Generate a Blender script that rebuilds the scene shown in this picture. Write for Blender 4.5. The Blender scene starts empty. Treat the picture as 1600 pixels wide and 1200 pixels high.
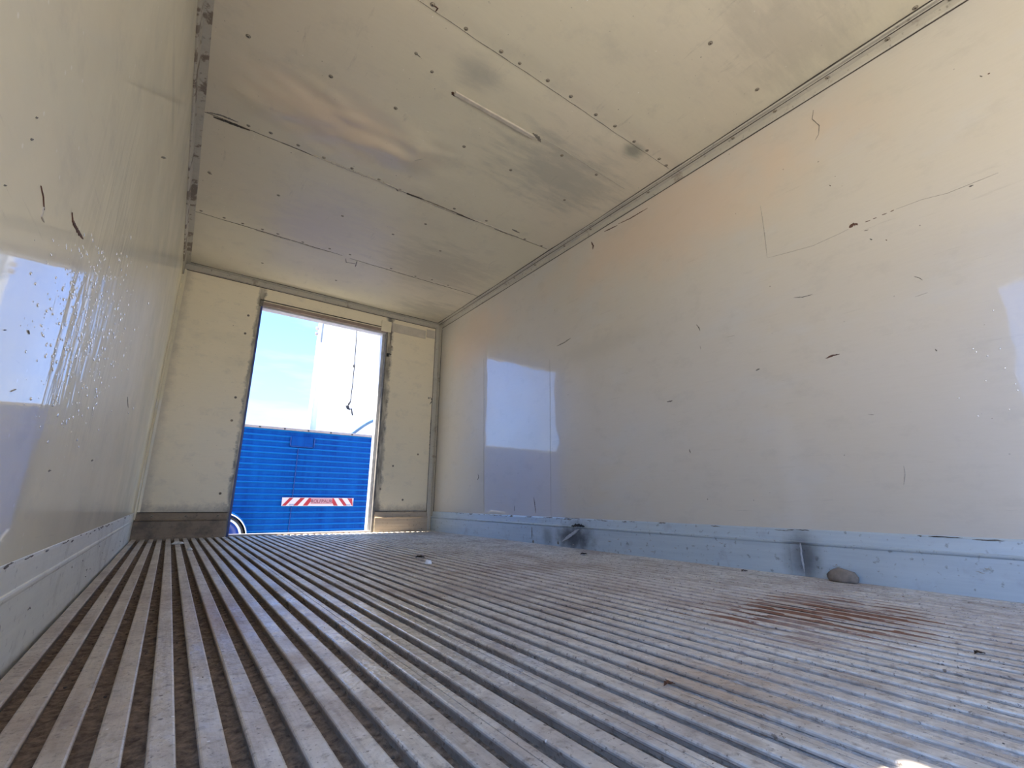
import bpy, bmesh, math, random
import numpy as np
from mathutils import Vector, Matrix, noise

# ------------------------------------------------------------------ camera
F_PX = 726.326
YAW, PITCH, ROLL = 0.618815, 0.248013, 0.0085567
CAM = Vector((0.186413, 0.0, 0.276842))
W, D, H = 2.3, 4.3008, 2.1248          # inside width, front wall distance, height
KZ = 0.178                             # kick plate height
YB = -1.75                             # rear end of the box
fwd = Vector((math.sin(YAW)*math.cos(PITCH), math.cos(YAW)*math.cos(PITCH), math.sin(PITCH)))
rt0 = Vector((math.cos(YAW), -math.sin(YAW), 0)); up0 = rt0.cross(fwd)
rgt = rt0*math.cos(ROLL) + up0*math.sin(ROLL)
upv = up0*math.cos(ROLL) - rt0*math.sin(ROLL)
sc = bpy.context.scene
COL = sc.collection
cd = bpy.data.cameras.new('camera'); cam = bpy.data.objects.new('camera', cd); COL.objects.link(cam)
cd.sensor_width = 36; cd.lens = F_PX/1600*36; cd.clip_start = 0.01; cd.clip_end = 500
cam.matrix_world = Matrix(((rgt.x, upv.x, -fwd.x, CAM.x), (rgt.y, upv.y, -fwd.y, CAM.y), (rgt.z, upv.z, -fwd.z, CAM.z), (0, 0, 0, 1)))
sc.camera = cam

# ------------------------------------------------------------------ exposure
vs = sc.view_settings
sc.display_settings.display_device = 'sRGB'
vs.view_transform = 'Standard'; vs.look = 'None'; vs.gamma = 1; vs.use_curve_mapping = False
vs.exposure = 1.2
sc.cycles.max_bounces = 14; sc.cycles.diffuse_bounces = 8; sc.cycles.glossy_bounces = 6
sc.cycles.use_denoising = True
sc.cycles.sample_clamp_indirect = 12

# ------------------------------------------------------------------ node helper
class NT:
    def __init__(s, tree): s.t = tree; s.n = tree.nodes; s.l = tree.links
    def new(s, typ, **kw):
        nd = s.n.new(typ)
        for k, v in kw.items(): setattr(nd, k, v)
        return nd
    def put(s, sock, v):
        if v is None: return
        if isinstance(v, bpy.types.NodeSocket): s.l.new(v, sock)
        elif isinstance(v, (tuple, list)) and len(v) == 3 and sock.type == 'RGBA': sock.default_value = (*v, 1)
        else: sock.default_value = v
    def obj(s): return s.new('ShaderNodeTexCoord').outputs['Object']
    def map(s, vec, scale=(1, 1, 1), loc=(0, 0, 0), rot=(0, 0, 0)):
        m = s.new('ShaderNodeMapping'); s.put(m.inputs['Vector'], vec)
        m.inputs['Scale'].default_value = scale; m.inputs['Location'].default_value = loc; m.inputs['Rotation'].default_value = rot
        return m.outputs[0]
    def noise(s, vec, scale, detail=3, rough=.55, dist=0):
        m = s.new('ShaderNodeTexNoise'); s.put(m.inputs['Vector'], vec)
        m.inputs['Scale'].default_value = scale; m.inputs['Detail'].default_value = detail
        m.inputs['Roughness'].default_value = rough; m.inputs['Distortion'].default_value = dist
        return m.outputs['Fac']
    def voro(s, vec, scale):
        m = s.new('ShaderNodeTexVoronoi'); s.put(m.inputs['Vector'], vec); m.inputs['Scale'].default_value = scale
        return m
    def rng(s, v, a, b, c=0, d=1, smooth=False):
        m = s.new('ShaderNodeMapRange', interpolation_type='SMOOTHSTEP' if smooth else 'LINEAR')
        s.put(m.inputs['Value'], v)
        for k, x in zip(('From Min', 'From Max', 'To Min', 'To Max'), (a, b, c, d)): m.inputs[k].default_value = x
        return m.outputs[0]
    def mix(s, f, a, b, mode='MIX'):
        m = s.new('ShaderNodeMix', data_type='RGBA', blend_type=mode)
        s.put(m.inputs[0], f); s.put(m.inputs[6], a); s.put(m.inputs[7], b)
        return m.outputs[2]
    def math(s, op, a, b=None, clamp=False):
        m = s.new('ShaderNodeMath', operation=op, use_clamp=clamp); s.put(m.inputs[0], a)
        if b is not None: s.put(m.inputs[1], b)
        return m.outputs[0]
    def sep(s, vec):
        m = s.new('ShaderNodeSeparateXYZ'); s.put(m.inputs[0], vec); return m.outputs
    def blob(s, vec, c, r, wob=None, amt=.6):
        a = s.new('ShaderNodeVectorMath', operation='SUBTRACT'); s.put(a.inputs[0], vec); a.inputs[1].default_value = c
        b = s.new('ShaderNodeVectorMath', operation='DIVIDE'); s.put(b.inputs[0], a.outputs[0]); b.inputs[1].default_value = r
        l = s.new('ShaderNodeVectorMath', operation='LENGTH'); s.put(l.inputs[0], b.outputs[0])
        v = l.outputs['Value']
        if wob is not None: v = s.math('ADD', v, s.rng(wob, 0, 1, -amt, amt))
        return s.rng(v, 1.0, 0.15, 0, 1, True)
    def bump(s, h, strength, dist, normal=None):
        m = s.new('ShaderNodeBump'); s.put(m.inputs['Height'], h)
        m.inputs['Strength'].default_value = strength; m.inputs['Distance'].default_value = dist
        if normal is not None: s.put(m.inputs['Normal'], normal)
        return m.outputs[0]

def mat(name, color=(.5, .5, .5), rough=.5, metal=0., coat=0., coat_rough=.03, fn=None, spec=.5, coat_ior=1.5):
    m = bpy.data.materials.new(name); m.use_nodes = True
    t = NT(m.node_tree); b = t.n['Principled BSDF']
    out = dict(color=color, rough=rough, metal=metal, coat=coat)
    if fn: out.update(fn(t) or {})
    t.put(b.inputs['Base Color'], out['color']); t.put(b.inputs['Roughness'], out['rough'])
    t.put(b.inputs['Metallic'], out['metal']); t.put(b.inputs['Coat Weight'], out['coat'])
    b.inputs['Coat Roughness'].default_value = coat_rough; b.inputs['Coat IOR'].default_value = coat_ior
    b.inputs['Specular IOR Level'].default_value = spec
    if 'normal' in out: t.put(b.inputs['Normal'], out['normal'])
    if 'coat_normal' in out: t.put(b.inputs['Coat Normal'], out['coat_normal'])
    return m

# ------------------------------------------------------------------ sky and sun
world = bpy.data.worlds.new('sky'); sc.world = world; world.use_nodes = True
wt = NT(world.node_tree); bg = wt.n['Background']
tc = wt.new('ShaderNodeTexCoord')
z = wt.sep(tc.outputs['Generated'])[2]
ramp = wt.new('ShaderNodeValToRGB'); wt.put(ramp.inputs[0], z)
cr = ramp.color_ramp
cr.elements[0].position = 0.0; cr.elements[0].color = (.62, .86, 1.30, 1)
cr.elements[1].position = 1.0; cr.elements[1].color = (.24, .55, 1.15, 1)
for p_, c_ in ((.09, (.47, .76, 1.38)), (.18, (.36, .65, 1.40)), (.33, (.26, .55, 1.38)), (.55, (.36, .74, 1.50))):
    e = cr.elements.new(p_); e.color = (*c_, 1)
cl = wt.noise(wt.map(tc.outputs['Generated'], (1, 1, 5)), 2.2, 5, .6)
skyc = wt.mix(wt.rng(cl, .5, .8, 0, .3), ramp.outputs[0], (1, 1, 1))
wt.put(bg.inputs[0], skyc); bg.inputs[1].default_value = 1.0
sd = bpy.data.lights.new('sun', 'SUN'); so = bpy.data.objects.new('sun', sd); COL.objects.link(so)
sd.energy = 13.5; sd.angle = math.radians(.53); sd.color = (1, .91, .77)
sun_dir = Vector((.9, -.19, -1.68)).normalized()
so.rotation_euler = sun_dir.to_track_quat('-Z', 'Y').to_euler(); so.location = (-6, 2, 10)

# ------------------------------------------------------------------ mesh helpers
def obj(name, bm, m=None, parent=None, smooth=False, kind=None, label=None, cat=None, group=None):
    me = bpy.data.meshes.new(name)
    if not isinstance(bm, bmesh.types.BMesh):
        me.from_pydata(*bm); me.update()
    else:
        bmesh.ops.recalc_face_normals(bm, faces=bm.faces) if len(bm.faces) < 20000 else None
        bm.to_mesh(me); bm.free()
    if m:
        for mm in (m if isinstance(m, (list, tuple)) else [m]): me.materials.append(mm)
    if smooth: me.polygons.foreach_set('use_smooth', [True]*len(me.polygons))
    o = bpy.data.objects.new(name, me); COL.objects.link(o)
    if parent: o.parent = parent
    tag(o, label, cat, group, kind)
    return o
def tag(o, label=None, cat=None, group=None, kind=None):
    if kind: o['kind'] = kind
    if label: o['label'] = label
    if cat: o['category'] = cat
    if group: o['group'] = group
    return o
def empty(name, loc=(0, 0, 0), **kw):
    o = bpy.data.objects.new(name, None); COL.objects.link(o); o.location = loc; o.empty_display_size = .1
    return tag(o, **kw)
def box(bm, a, b, bevel=0):
    vs_ = [bm.verts.new((x, y, z)) for x in (a[0], b[0]) for y in (a[1], b[1]) for z in (a[2], b[2])]
    fs = [bm.faces.new([vs_[i] for i in q]) for q in ((0, 1, 3, 2), (4, 6, 7, 5), (0, 4, 5, 1), (2, 3, 7, 6), (0, 2, 6, 4), (1, 5, 7, 3))]
    if bevel:
        es = list({e for f in fs for e in f.edges})
        bmesh.ops.bevel(bm, geom=es, offset=bevel, segments=2, affect='EDGES', profile=.6)
def boxes(*L, bevel=0):
    bm = bmesh.new()
    for a, b in L: box(bm, a, b, bevel)
    return bm
def tube(pts, r, seg=8, closed=False):
    bm = bmesh.new(); rings = []
    n = len(pts)
    for i, p in enumerate(pts):
        p = Vector(p)
        t = (Vector(pts[min(i+1, n-1)]) - Vector(pts[max(i-1, 0)])).normalized()
        u = t.orthogonal().normalized() if abs(t.z) > .9 else t.cross(Vector((0, 0, 1))).normalized()
        v = t.cross(u)
        rr = r[i] if isinstance(r, (list, tuple)) else r
        rings.append([bm.verts.new(p + (u*math.cos(2*math.pi*k/seg) + v*math.sin(2*math.pi*k/seg))*rr) for k in range(seg)])
    for a, b in zip(rings, rings[1:]):
        for k in range(seg): bm.faces.new((a[k], a[(k+1) % seg], b[(k+1) % seg], b[k]))
    bm.faces.new(rings[0][::-1]); bm.faces.new(rings[-1])
    return bm
def extrude_profile(prof, axis_pts, closed=False):
    """prof: list of (a,b); axis_pts: function (a,b,t)->point for t in list"""
    fn, ts = axis_pts; bm = bmesh.new(); rows = []
    for t in ts: rows.append([bm.verts.new(fn(a, b, t)) for a, b in prof])
    for r0, r1 in zip(rows, rows[1:]):
        for i in range(len(prof)-(0 if closed else 1)):
            j = (i+1) % len(prof)
            bm.faces.new((r0[i], r0[j], r1[j], r1[i]))
    if closed: bm.faces.new(rows[0]); bm.faces.new(rows[-1][::-1])
    return bm
def at(px, py, ax, val):
    """a point of the photograph taken onto the plane axis=val of the box"""
    d = rgt*((px-800)/F_PX) - upv*((py-600)/F_PX) + fwd
    return CAM + d*((val-CAM[ax])/d[ax])

# ------------------------------------------------------------------ materials
def specks(t, P, scale, thr, size):
    v = t.voro(P, scale)
    r = t.sep(v.outputs['Color'])[0]
    return t.math('MULTIPLY', t.rng(v.outputs['Distance'], size, size*.6, 0, 1), t.math('GREATER_THAN', r, thr))

def lining(c0, c1, c2, seed=0, coat=.8, ripple=None, grain=(3, 1.2, 14), rough=.42, extra=None, wav=.0022, ysc=1):
    def fn(t):
        P = t.map(t.obj(), loc=(seed, seed*.7, seed*.3)); P0 = t.obj()
        n1 = t.noise(P, .9, 3, .5); n2 = t.noise(t.map(P, (1, 1, 2.2)), 1.9, 4, .6)
        c = t.mix(t.rng(n1, .38, .62, 0, 1, True), c0, c1)
        c = t.mix(t.rng(n2, .52, .72, 0, .7, True), c, c2)
        g = t.noise(t.map(P, grain), 9, 5, .65)
        c = t.mix(t.rng(g, .3, .7, 0, 1), t.mix(1, c, (.965, .965, .965), 'MULTIPLY'), c)
        # dirt: faint brushed streaks and fly specks
        st = t.noise(t.map(P, (6, 1.0, 16)), 3.1, 6, .75)
        c = t.mix(t.rng(st, .62, .76, 0, .4), c, (.24, .22, .19))
        mo = t.noise(t.map(P, (1, 1, 1.6)), 7, 6, .7)
        c = t.mix(t.rng(mo, .54, .74, 0, .28), c, (.36, .35, .31))
        c = t.mix(t.math('MULTIPLY', specks(t, P, 13, .80, .05), .75), c, (.10, .085, .07))
        c = t.mix(t.math('MULTIPLY', specks(t, P, 37, .86, .10), .5), c, (.16, .14, .11))
        c = t.mix(t.math('MULTIPLY', specks(t, P, 29, .88, .10), .5), c, (.85, .85, .8))
        if extra: c = extra(t, P0, c)
        PB = t.map(P, (1, ysc, 1))
        w = t.noise(t.map(P, (1, ysc, .7)), 3.2, 2, .4)
        nb = t.bump(w, .6, wav*3)
        nb2 = t.bump(t.noise(PB, 90, 2, .5), .25, .0006, nb)
        cn = nb
        if ripple:
            cen, rad = ripple
            mk = t.blob(P0, cen, rad)
            rp = t.noise(t.map(P, (1, 5, 1.2)), 4, 2, .5, .6)
            cn = t.bump(t.math('MULTIPLY', rp, mk), .9, .0035, nb)
        cn = t.bump(t.noise(PB, 60, 2), .06, .0003, cn)
        cw = t.rng(t.noise(P, 2.4, 4, .6), .3, .6, coat*.75, coat)
        return dict(color=c, rough=t.rng(g, .2, .8, rough-.02, rough+.04), coat=cw, normal=nb2, coat_normal=cn)
    return fn

def rw_extra(t, P, c):
    nz = t.noise(P, 4, 4, .6)
    c = t.mix(t.math('MULTIPLY', t.blob(P, (W, 2.0, 1.25), (.3, .55, .09), nz), .16), c, (.25, .25, .23))
    c = t.mix(t.math('MULTIPLY', t.blob(P, (W, .93, .35), (.3, .07, .5), nz), .12), c, (.75, .74, .68))
    # soft peach tone mixed in along the top
    c = t.mix(t.math('MULTIPLY', t.blob(P, (W, 1.4, 1.85), (.3, 1.3, .38), nz), .55), c, (.66, .50, .36))
    return t.mix(t.math('MULTIPLY', t.blob(P, (W, 3.6, 1.75), (.3, .8, .42), nz), .5), c, (.64, .48, .36))
def lw_extra(t, P, c):
    nz = t.noise(P, 5, 4, .6)
    c = t.mix(t.math('MULTIPLY', t.blob(P, (0, 1.62, 1.55), (.3, .5, .035), nz, .5), .3), c, (.3, .28, .25))  # dark streak along a crease, its shading put into the colour
    return c
def fw_extra(t, P, c):
    X = t.sep(P); nz = t.noise(P, 14, 5, .7); n3 = t.noise(t.map(P, (4, 1, 1)), 3.5, 3, .6)
    for xc, wd in ((.575, .035), (1.735, .05)):
        dd = t.math('ABSOLUTE', t.math('SUBTRACT', X[0], xc))
        k = t.math('MULTIPLY', t.rng(t.math('ADD', dd, t.rng(nz, .3, .7, -.02, .02)), wd, wd*.25, 0, .9, True), t.rng(n3, .35, .62, .25, 1))
        c = t.mix(k, c, (.09, .088, .085))
    # darker brown towards the kick plate and the left corner
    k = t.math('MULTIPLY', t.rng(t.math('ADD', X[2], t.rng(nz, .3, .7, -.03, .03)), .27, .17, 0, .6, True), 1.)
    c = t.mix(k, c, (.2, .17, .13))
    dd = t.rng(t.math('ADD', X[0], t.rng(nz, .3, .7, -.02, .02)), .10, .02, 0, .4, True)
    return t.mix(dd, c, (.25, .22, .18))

m_rwall = mat('painted_lining_right', fn=lining((.57, .53, .44), (.56, .535, .475), (.55, .545, .51), 1.3, coat=1.0, rough=.34, extra=rw_extra), coat_rough=.035, spec=.9, coat_ior=1.62)
m_lwall = mat('painted_lining_left', spec=.2, fn=lining((.74, .68, .49), (.71, .665, .50), (.66, .635, .49), 7.1, coat=.6, ysc=.25, grain=(1, 1.5, 3), ripple=((0, 1.35, .75), (.4, .6, .55)), extra=lw_extra), coat_rough=.03)
m_fwall = mat('painted_lining_front', fn=lining((.84, .75, .55), (.82, .74, .55), (.76, .69, .51), 3.9, coat=.25, grain=(1.2, 3, 14), extra=fw_extra), coat_rough=.2)

def ceil_extra(t, P, c):
    nz = t.noise(t.map(P, (2.2, 9, 1)), 2.2, 5, .65)
    c = t.mix(t.math('MULTIPLY', t.blob(P, (1.75, 1.75, H), (.55, .35, .3), nz, .9), .5), c, (.25, .265, .24))
    c = t.mix(t.math('MULTIPLY', t.blob(P, (1.95, 1.36, H), (.1, .07, .3), nz, .5), .7), c, (.13, .15, .13))
    c = t.mix(t.math('MULTIPLY', t.blob(P, (1.02, 1.45, H), (.16, .12, .3), nz, .5), .4), c, (.2, .22, .22))
    c = t.mix(t.math('MULTIPLY', t.blob(P, (1.95, .55, H), (.5, .3, .3), nz, .9), .25), c, (.2, .2, .17))
    c = t.mix(t.math('MULTIPLY', t.blob(P, (1.7, 3.2, H), (.6, .5, .3), nz, .9), .3), c, (.22, .22, .18))
    c = t.mix(t.math('MULTIPLY', t.blob(P, (2.0, 4.0, H), (.4, .3, .3), nz, .8), .45), c, (.22, .22, .19))
    c = t.mix(t.math('MULTIPLY', t.blob(P, (.62, 2.1, H), (.62, .3, .3), nz, .4), .5), c, (.62, .47, .36))  # peach reflection on the bulged sheet, put into the colour
    return t.mix(t.math('MULTIPLY', t.blob(P, (.8, 3.1, H), (.5, .55, .3), nz, .7), .35), c, (.46, .42, .45))  # lavender reflection from floor and blue below, mixed into the colour
m_ceil = mat('ceiling_sheet', fn=lining((.63, .575, .455), (.63, .59, .455), (.57, .53, .42), 11.7, coat=.12, grain=(2, 9, 1), rough=.42, extra=ceil_extra, wav=.003), coat_rough=.3)

def alu(c0, c1, dirt, seed=0, metal=.55, rough=.36, dn=(.5, .68), gr=(3, .6, 12), extra=None):
    def fn(t):
        P0 = t.obj(); P = t.map(P0, loc=(seed, seed, seed))
        n = t.noise(t.map(P, gr), 5, 5, .65); n2 = t.noise(P, 6, 5, .65); n3 = t.noise(P, 45, 3, .6)
        c = t.mix(t.rng(n, .3, .7), c0, c1)
        k = t.rng(n2, dn[0], dn[1], 0, .8, True)
        c = t.mix(k, c, dirt)
        c = t.mix(t.rng(n3, .62, .72, 0, .5), c, (.07, .06, .05))
        if extra: c = extra(t, P0, c)
        return dict(color=c, rough=t.rng(n2, .3, .7, rough, rough+.22), metal=t.math('SUBTRACT', metal, t.math('MULTIPLY', k, metal*.8)),
                    normal=t.bump(t.math('ADD', n2, t.math('MULTIPLY', n3, .4)), .35, .003))
    return fn
def kick_extra(t, P, c):
    nz = t.noise(t.map(P, (1, 5, 5)), 4, 4, .6)
    c = t.mix(t.math('MULTIPLY', t.blob(P, (W, 2.26, .06), (.2, .24, .12), nz, .35), .9), c, (.06, .06, .065))
    c = t.mix(t.math('MULTIPLY', t.blob(P, (W, 2.52, .05), (.2, .08, .09), nz, .35), .5), c, (.12, .12, .12))
    c = t.mix(t.math('MULTIPLY', t.blob(P, (W, .93, .07), (.2, .10, .14), nz, .2), .75), c, (.08, .08, .085))
    return c
m_kickR = mat('kick_plate_metal', fn=alu((.54, .63, .68), (.46, .55, .61), (.38, .42, .46), 2.2, .35, .33, (.56, .75), extra=kick_extra))
m_kickL = mat('kick_plate_metal_left', fn=alu((.74, .74, .66), (.66, .66, .60), (.50, .48, .42), 5.2, .15, .36, (.52, .75)))
m_kickF = mat('kick_plate_dirty', fn=alu((.31, .24, .165), (.25, .195, .135), (.14, .11, .085), 8.2, .15, .5, (.45, .65), gr=(.6, 3, 12)))
m_trim = mat('trim_strip', fn=alu((.50, .47, .39), (.43, .41, .35), (.24, .19, .145), 4.4, .1, .4, (.57, .68), gr=(3, 2, 3)))
m_trimL = mat('trim_strip_rusty', fn=alu((.44, .41, .34), (.38, .36, .30), (.11, .075, .05), 9.4, .05, .45, (.535, .585), gr=(1, 8, 1)))

def bars(t):
    P = t.obj()
    X = t.sep(P)
    n = t.noise(t.map(P, (6, .8, 1)), 6, 5, .7); n2 = t.noise(P, 3.2, 6, .7); n3 = t.noise(P, 55, 4, .65); n4 = t.noise(P, 22, 3, .6)
    c = t.mix(t.rng(n, .3, .7), (.76, .71, .64), (.60, .555, .495))
    c = t.mix(t.math('MULTIPLY', t.rng(X[0], .95, .15), t.rng(n2, .3, .6, .45, .85)), c, (.47, .385, .295))
    c = t.mix(t.rng(n2, .44, .66, 0, .7, True), c, (.36, .285, .235))
    ns = t.noise(t.map(P, (10, .5, 1)), 7, 5, .7)
    c = t.mix(t.rng(ns, .5, .72, 0, .6), c, (.25, .20, .17))
    c = t.mix(t.rng(n3, .54, .72, 0, .7), c, (.16, .12, .095))
    c = t.mix(t.rng(n4, .5, .75, 0, .45), c, (.30, .25, .21))
    c = t.mix(t.math('MULTIPLY', t.blob(P, (.93, .50, 0), (.2, .2, .3), n4, .7), .6), c, (.42, .27, .16))
    c = t.mix(t.math('MULTIPLY', t.blob(P, (.34, 1.45, 0), (.10, .5, .3), n2, .9), .55), c, (.27, .13, .075))
    c = t.mix(t.math('MULTIPLY', t.blob(P, (1.7, .62, 0), (.35, .3, .3), n2, .7), .4), c, (.34, .26, .2))
    nd = t.noise(P, 130, 3, .7); ne = t.noise(t.map(P, (1, .35, 1)), 11, 5, .75)
    c = t.mix(t.rng(ne, .52, .66, 0, .55), c, (.30, .225, .165))
    c = t.mix(t.rng(nd, .60, .68, 0, .8), c, (.12, .09, .07))
    c = t.mix(t.math('MULTIPLY', specks(t, P, 45, .80, .16), .8), c, (.10, .075, .06))
    c = t.mix(t.math('MULTIPLY', specks(t, P, 60, .90, .14), .8), c, (.85, .83, .80))
    # sides of the bars carry packed dirt
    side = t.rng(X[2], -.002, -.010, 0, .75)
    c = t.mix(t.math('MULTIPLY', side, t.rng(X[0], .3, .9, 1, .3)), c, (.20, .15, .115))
    wet = t.blob(P, (.62, 1.05, 0), (.36, .85, .3), n2, .7)
    rr = t.math('SUBTRACT', t.rng(n2, .3, .7, .38, .55), t.math('MULTIPLY', wet, .24))
    hb = t.bump(n4, .7, .007); hb = t.bump(n3, .5, .003, hb)
    return dict(color=c, rough=rr, metal=t.rng(n2, .4, .65, .25, .05), normal=hb)
m_bars = mat('floor_bars', fn=bars)
def dirt(t):
    P = t.obj(); X = t.sep(P)
    n = t.noise(P, 60, 4, .7); n2 = t.noise(P, 4, 4, .6)
    c = t.mix(t.rng(n, .35, .7), (.11, .08, .06), (.34, .25, .185))
    rightness = t.rng(t.math('ADD', X[0], t.rng(n2, .3, .7, -.25, .25)), .55, 1.05, 0, .85, True)
    c = t.mix(rightness, c, t.mix(t.rng(n, .35, .7), (.36, .345, .335), (.50, .485, .47)))
    c = t.mix(t.math('MULTIPLY', t.blob(P, (1.62, .60, 0), (.50, .42, .3), n2, 1.0), 1.), c, t.mix(n, (.13, .06, .04), (.30, .15, .095)))
    c = t.mix(t.math('MULTIPLY', t.blob(P, (1.25, 1.0, 0), (.5, .3, .3), n2, 1.0), .6), c, (.22, .12, .07))
    return dict(color=c, normal=t.bump(n, 1.0, .006))
m_dirt = mat('packed_dirt', rough=.95, fn=dirt, spec=.1)
m_slit = mat('dark_gap', (.02, .018, .016), .8)
def plain(c, v=.12, sc_=20):
    def fn(t):
        n = t.noise(t.obj(), sc_, 4, .6)
        return dict(color=t.mix(t.rng(n, .3, .7), c, tuple(x*(1-v*2.5) for x in c)))
    return fn
m_seam = mat('seam_gap', rough=.8, fn=plain((.07, .06, .05)))
m_flake = mat('lifted_paint', rough=.5, fn=plain((.50, .46, .38)))
m_rust = mat('rust_scar', rough=.8, fn=plain((.11, .052, .032), .2, 60))
m_scr = mat('scuff_mark', rough=.7, fn=plain((.20, .185, .16), .2, 60))
m_scl = mat('faint_scratch_or_reflection', rough=.7, fn=plain((.40, .375, .32), .1, 60))
m_rivet = mat('rivet_head', rough=.5, metal=.1, fn=plain((.40, .36, .28), .2, 120))
m_rustring = mat('rivet_rust', rough=.8, fn=plain((.12, .085, .06), .2, 200))
m_white = mat('speck_white', (.97, .97, .96), .22, metal=.75, coat=1.0)  # white half-metal finish that makes the specks glint
m_shell = mat('outer_shell', rough=.4, fn=plain((.62, .63, .62)))
m_blueedge = mat('blue_frame_paint', rough=.35, fn=plain((.035, .06, .22)))
m_jamb = mat('bare_aluminium_jamb', rough=.45, metal=.2, fn=plain((.62, .62, .63)))
m_head = mat('head_rail_paint', rough=.4, metal=.2, fn=plain((.34, .26, .21)))

# ------------------------------------------------------------------ box shell
T = .05
m_lw2 = [m_lwall, m_shell]
def wall_mesh(rects):
    bm = bmesh.new()
    for a, b in rects: box(bm, a, b)
    return bm
SY0, SY1, SZ1 = -1.30, .434, 1.77          # side doorway in the left wall
wl = obj('wall_left', wall_mesh([((-T, SY1, -.03), (0, D+T, H+.02)), ((-T, YB, -.03), (0, SY0, H+.02)), ((-T, SY0, SZ1), (0, SY1, H+.02))]), m_lwall, kind='structure')
wr = obj('wall_right', wall_mesh([((W, YB, -.03), (W+T, D+T, H+.02))]), m_rwall, kind='structure')
DX0, DX1, DZ1 = .590, 1.706, 1.925        # front doorway
wf = obj('wall_front', wall_mesh([((0, D, -.03), (DX0, D+T, H+.02)), ((DX1, D, -.03), (W, D+T, H+.02)), ((DX0, D, DZ1), (DX1, D+T, H+.02))]), m_fwall, kind='structure')
# unseen rear, left open to let more sky light in; narrow frame only
wb = obj('wall_back', wall_mesh([((0, YB-T, -.03), (.08, YB, H+.02)), ((W-.08, YB-T, -.03), (W, YB, H+.02)), ((.08, YB-T, H-.10), (W-.08, YB, H+.02))]), m_fwall, kind='structure')

# ceiling: one sheet surface, dented, with a solid roof above it
def ceil_h(x, y):
    h = .0035*noise.noise(Vector((x*2.1, y*2.1, 3.3))) + .002*noise.noise(Vector((x*5, y*5, 9)))
    # large dent: a pushed-in sausage with wrinkles
    for cx, cy, rx, ry, a in ((.28, 2.18, .13, .10, .012), (.50, 2.14, .22, .13, .016), (.75, 2.12, .22, .15, .018), (1.0, 2.05, .13, .13, .020)):
        q = ((x-cx)/rx)**2 + ((y-cy)/ry)**2
        h -= a*math.exp(-q)
    q = ((x-.75)/.5)**2 + ((y-2.12)/.22)**2
    h += .022*math.exp(-q)*noise.noise(Vector((x*6+y*5, y*13-x*3, 1.7)))
    q = ((x-.85)/.35)**2 + ((y-2.28)/.06)**2
    h += .008*math.exp(-q)
    # sheets pillow between their joints
    for ys in (1.32, 2.43, 3.44): h += .004*math.exp(-((y-ys)/.05)**2)
    edge = min(x, W-x, D-y)
    return h*min(1, max(0, edge/.05))
nx, ny = 116, 240
xs = np.linspace(-.01, W+.01, nx); ys_ = np.concatenate([np.linspace(YB-.01, 1.0, 60), np.linspace(1.01, D+.01, ny-60)])
vv = [(x, y, H + ceil_h(x, y)) for y in ys_ for x in xs]
ff = [(j*nx+i, j*nx+i+1, (j+1)*nx+i+1, (j+1)*nx+i) for j in range(len(ys_)-1) for i in range(nx-1)]
n0 = len(vv)
vv += [(-.05, YB-.05, H+.06), (W+.05, YB-.05, H+.06), (W+.05, D+.05, H+.06), (-.05, D+.05, H+.06)]
ff += [(n0, n0+1, n0+2, n0+3)]
ceiling = obj('ceiling', (vv, [], [f[::-1] for f in ff]), m_ceil, smooth=True, kind='structure')
obj('roof_shell', boxes(((-.06, YB-.06, H+.045), (W+.06, D+.06, H+.09))), m_shell, ceiling)

# ------------------------------------------------------------------ surface marks (thin, lying on a surface)
rnd = random.Random(5)
NRM = {'C': (2, Vector((0, 0, -1))), 'R': (0, Vector((-1, 0, 0))), 'L': (0, Vector((1, 0, 0))), 'F': (1, Vector((0, -1, 0))), 'G': (2, Vector((0, 0, 1)))}
PL = {'C': H, 'R': W, 'L': 0, 'F': D, 'G': 0}
def pt(s, px, py, off=0):
    ax, n = NRM[s]; v = PL[s]
    p = at(px, py, ax, v)
    if s == 'C': p.z += ceil_h(p.x, p.y)
    return p + n*off
def ribbon(s, P3, w, off=.0012, jag=.35, step=.006, thick=.0008, bm=None, taper=True):
    """ragged strip along world points P3 lying on surface s, width w (m)"""
    n = NRM[s][1]; own = bm is None
    if own: bm = bmesh.new()
    # resample
    Q = [P3[0]]
    for a, b in zip(P3, P3[1:]):
        k = max(1, min(400, int((b-a).length/step)))
        Q += [a.lerp(b, i/k) for i in range(1, k+1)]
    L = len(Q); rows = []
    for i, p in enumerate(Q):
        t = (Q[min(i+1, L-1)] - Q[max(i-1, 0)]).normalized(); u = t.cross(n).normalized()
        e = 1
        if taper: e = min(1, .25+3*min(i, L-1-i)/max(L, 2))
        ww = w*.5*e
        a = ww*(1+jag*rnd.uniform(-1, 1)); b = ww*(1+jag*rnd.uniform(-1, 1))
        o = n*off
        rows.append([bm.verts.new(p+u*a), bm.verts.new(p+u*a*.7+o), bm.verts.new(p-u*b*.7+o), bm.verts.new(p-u*b)])
    for r0, r1 in zip(rows, rows[1:]):
        for k in range(3): bm.faces.new((r0[k], r0[k+1], r1[k+1], r1[k]))
    return bm
def mark(s, parent, pts, wpx, m, name='scratch_or_reflection', off=.0012, jag=.45):
    P = [pt(s, *q) for q in pts]
    if len(P) == 1: P = [P[0], pt(s, pts[0][0]+wpx*1.3, pts[0][1]-wpx*.3)]
    mid = P[len(P)//2]; dist = (mid-CAM).dot(fwd)
    w = wpx*dist/F_PX
    L = sum((b-a).length for a, b in zip(P, P[1:]))
    return obj(name, ribbon(s, P, w, off, jag, step=max(.003, L/60)), m, parent)

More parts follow.
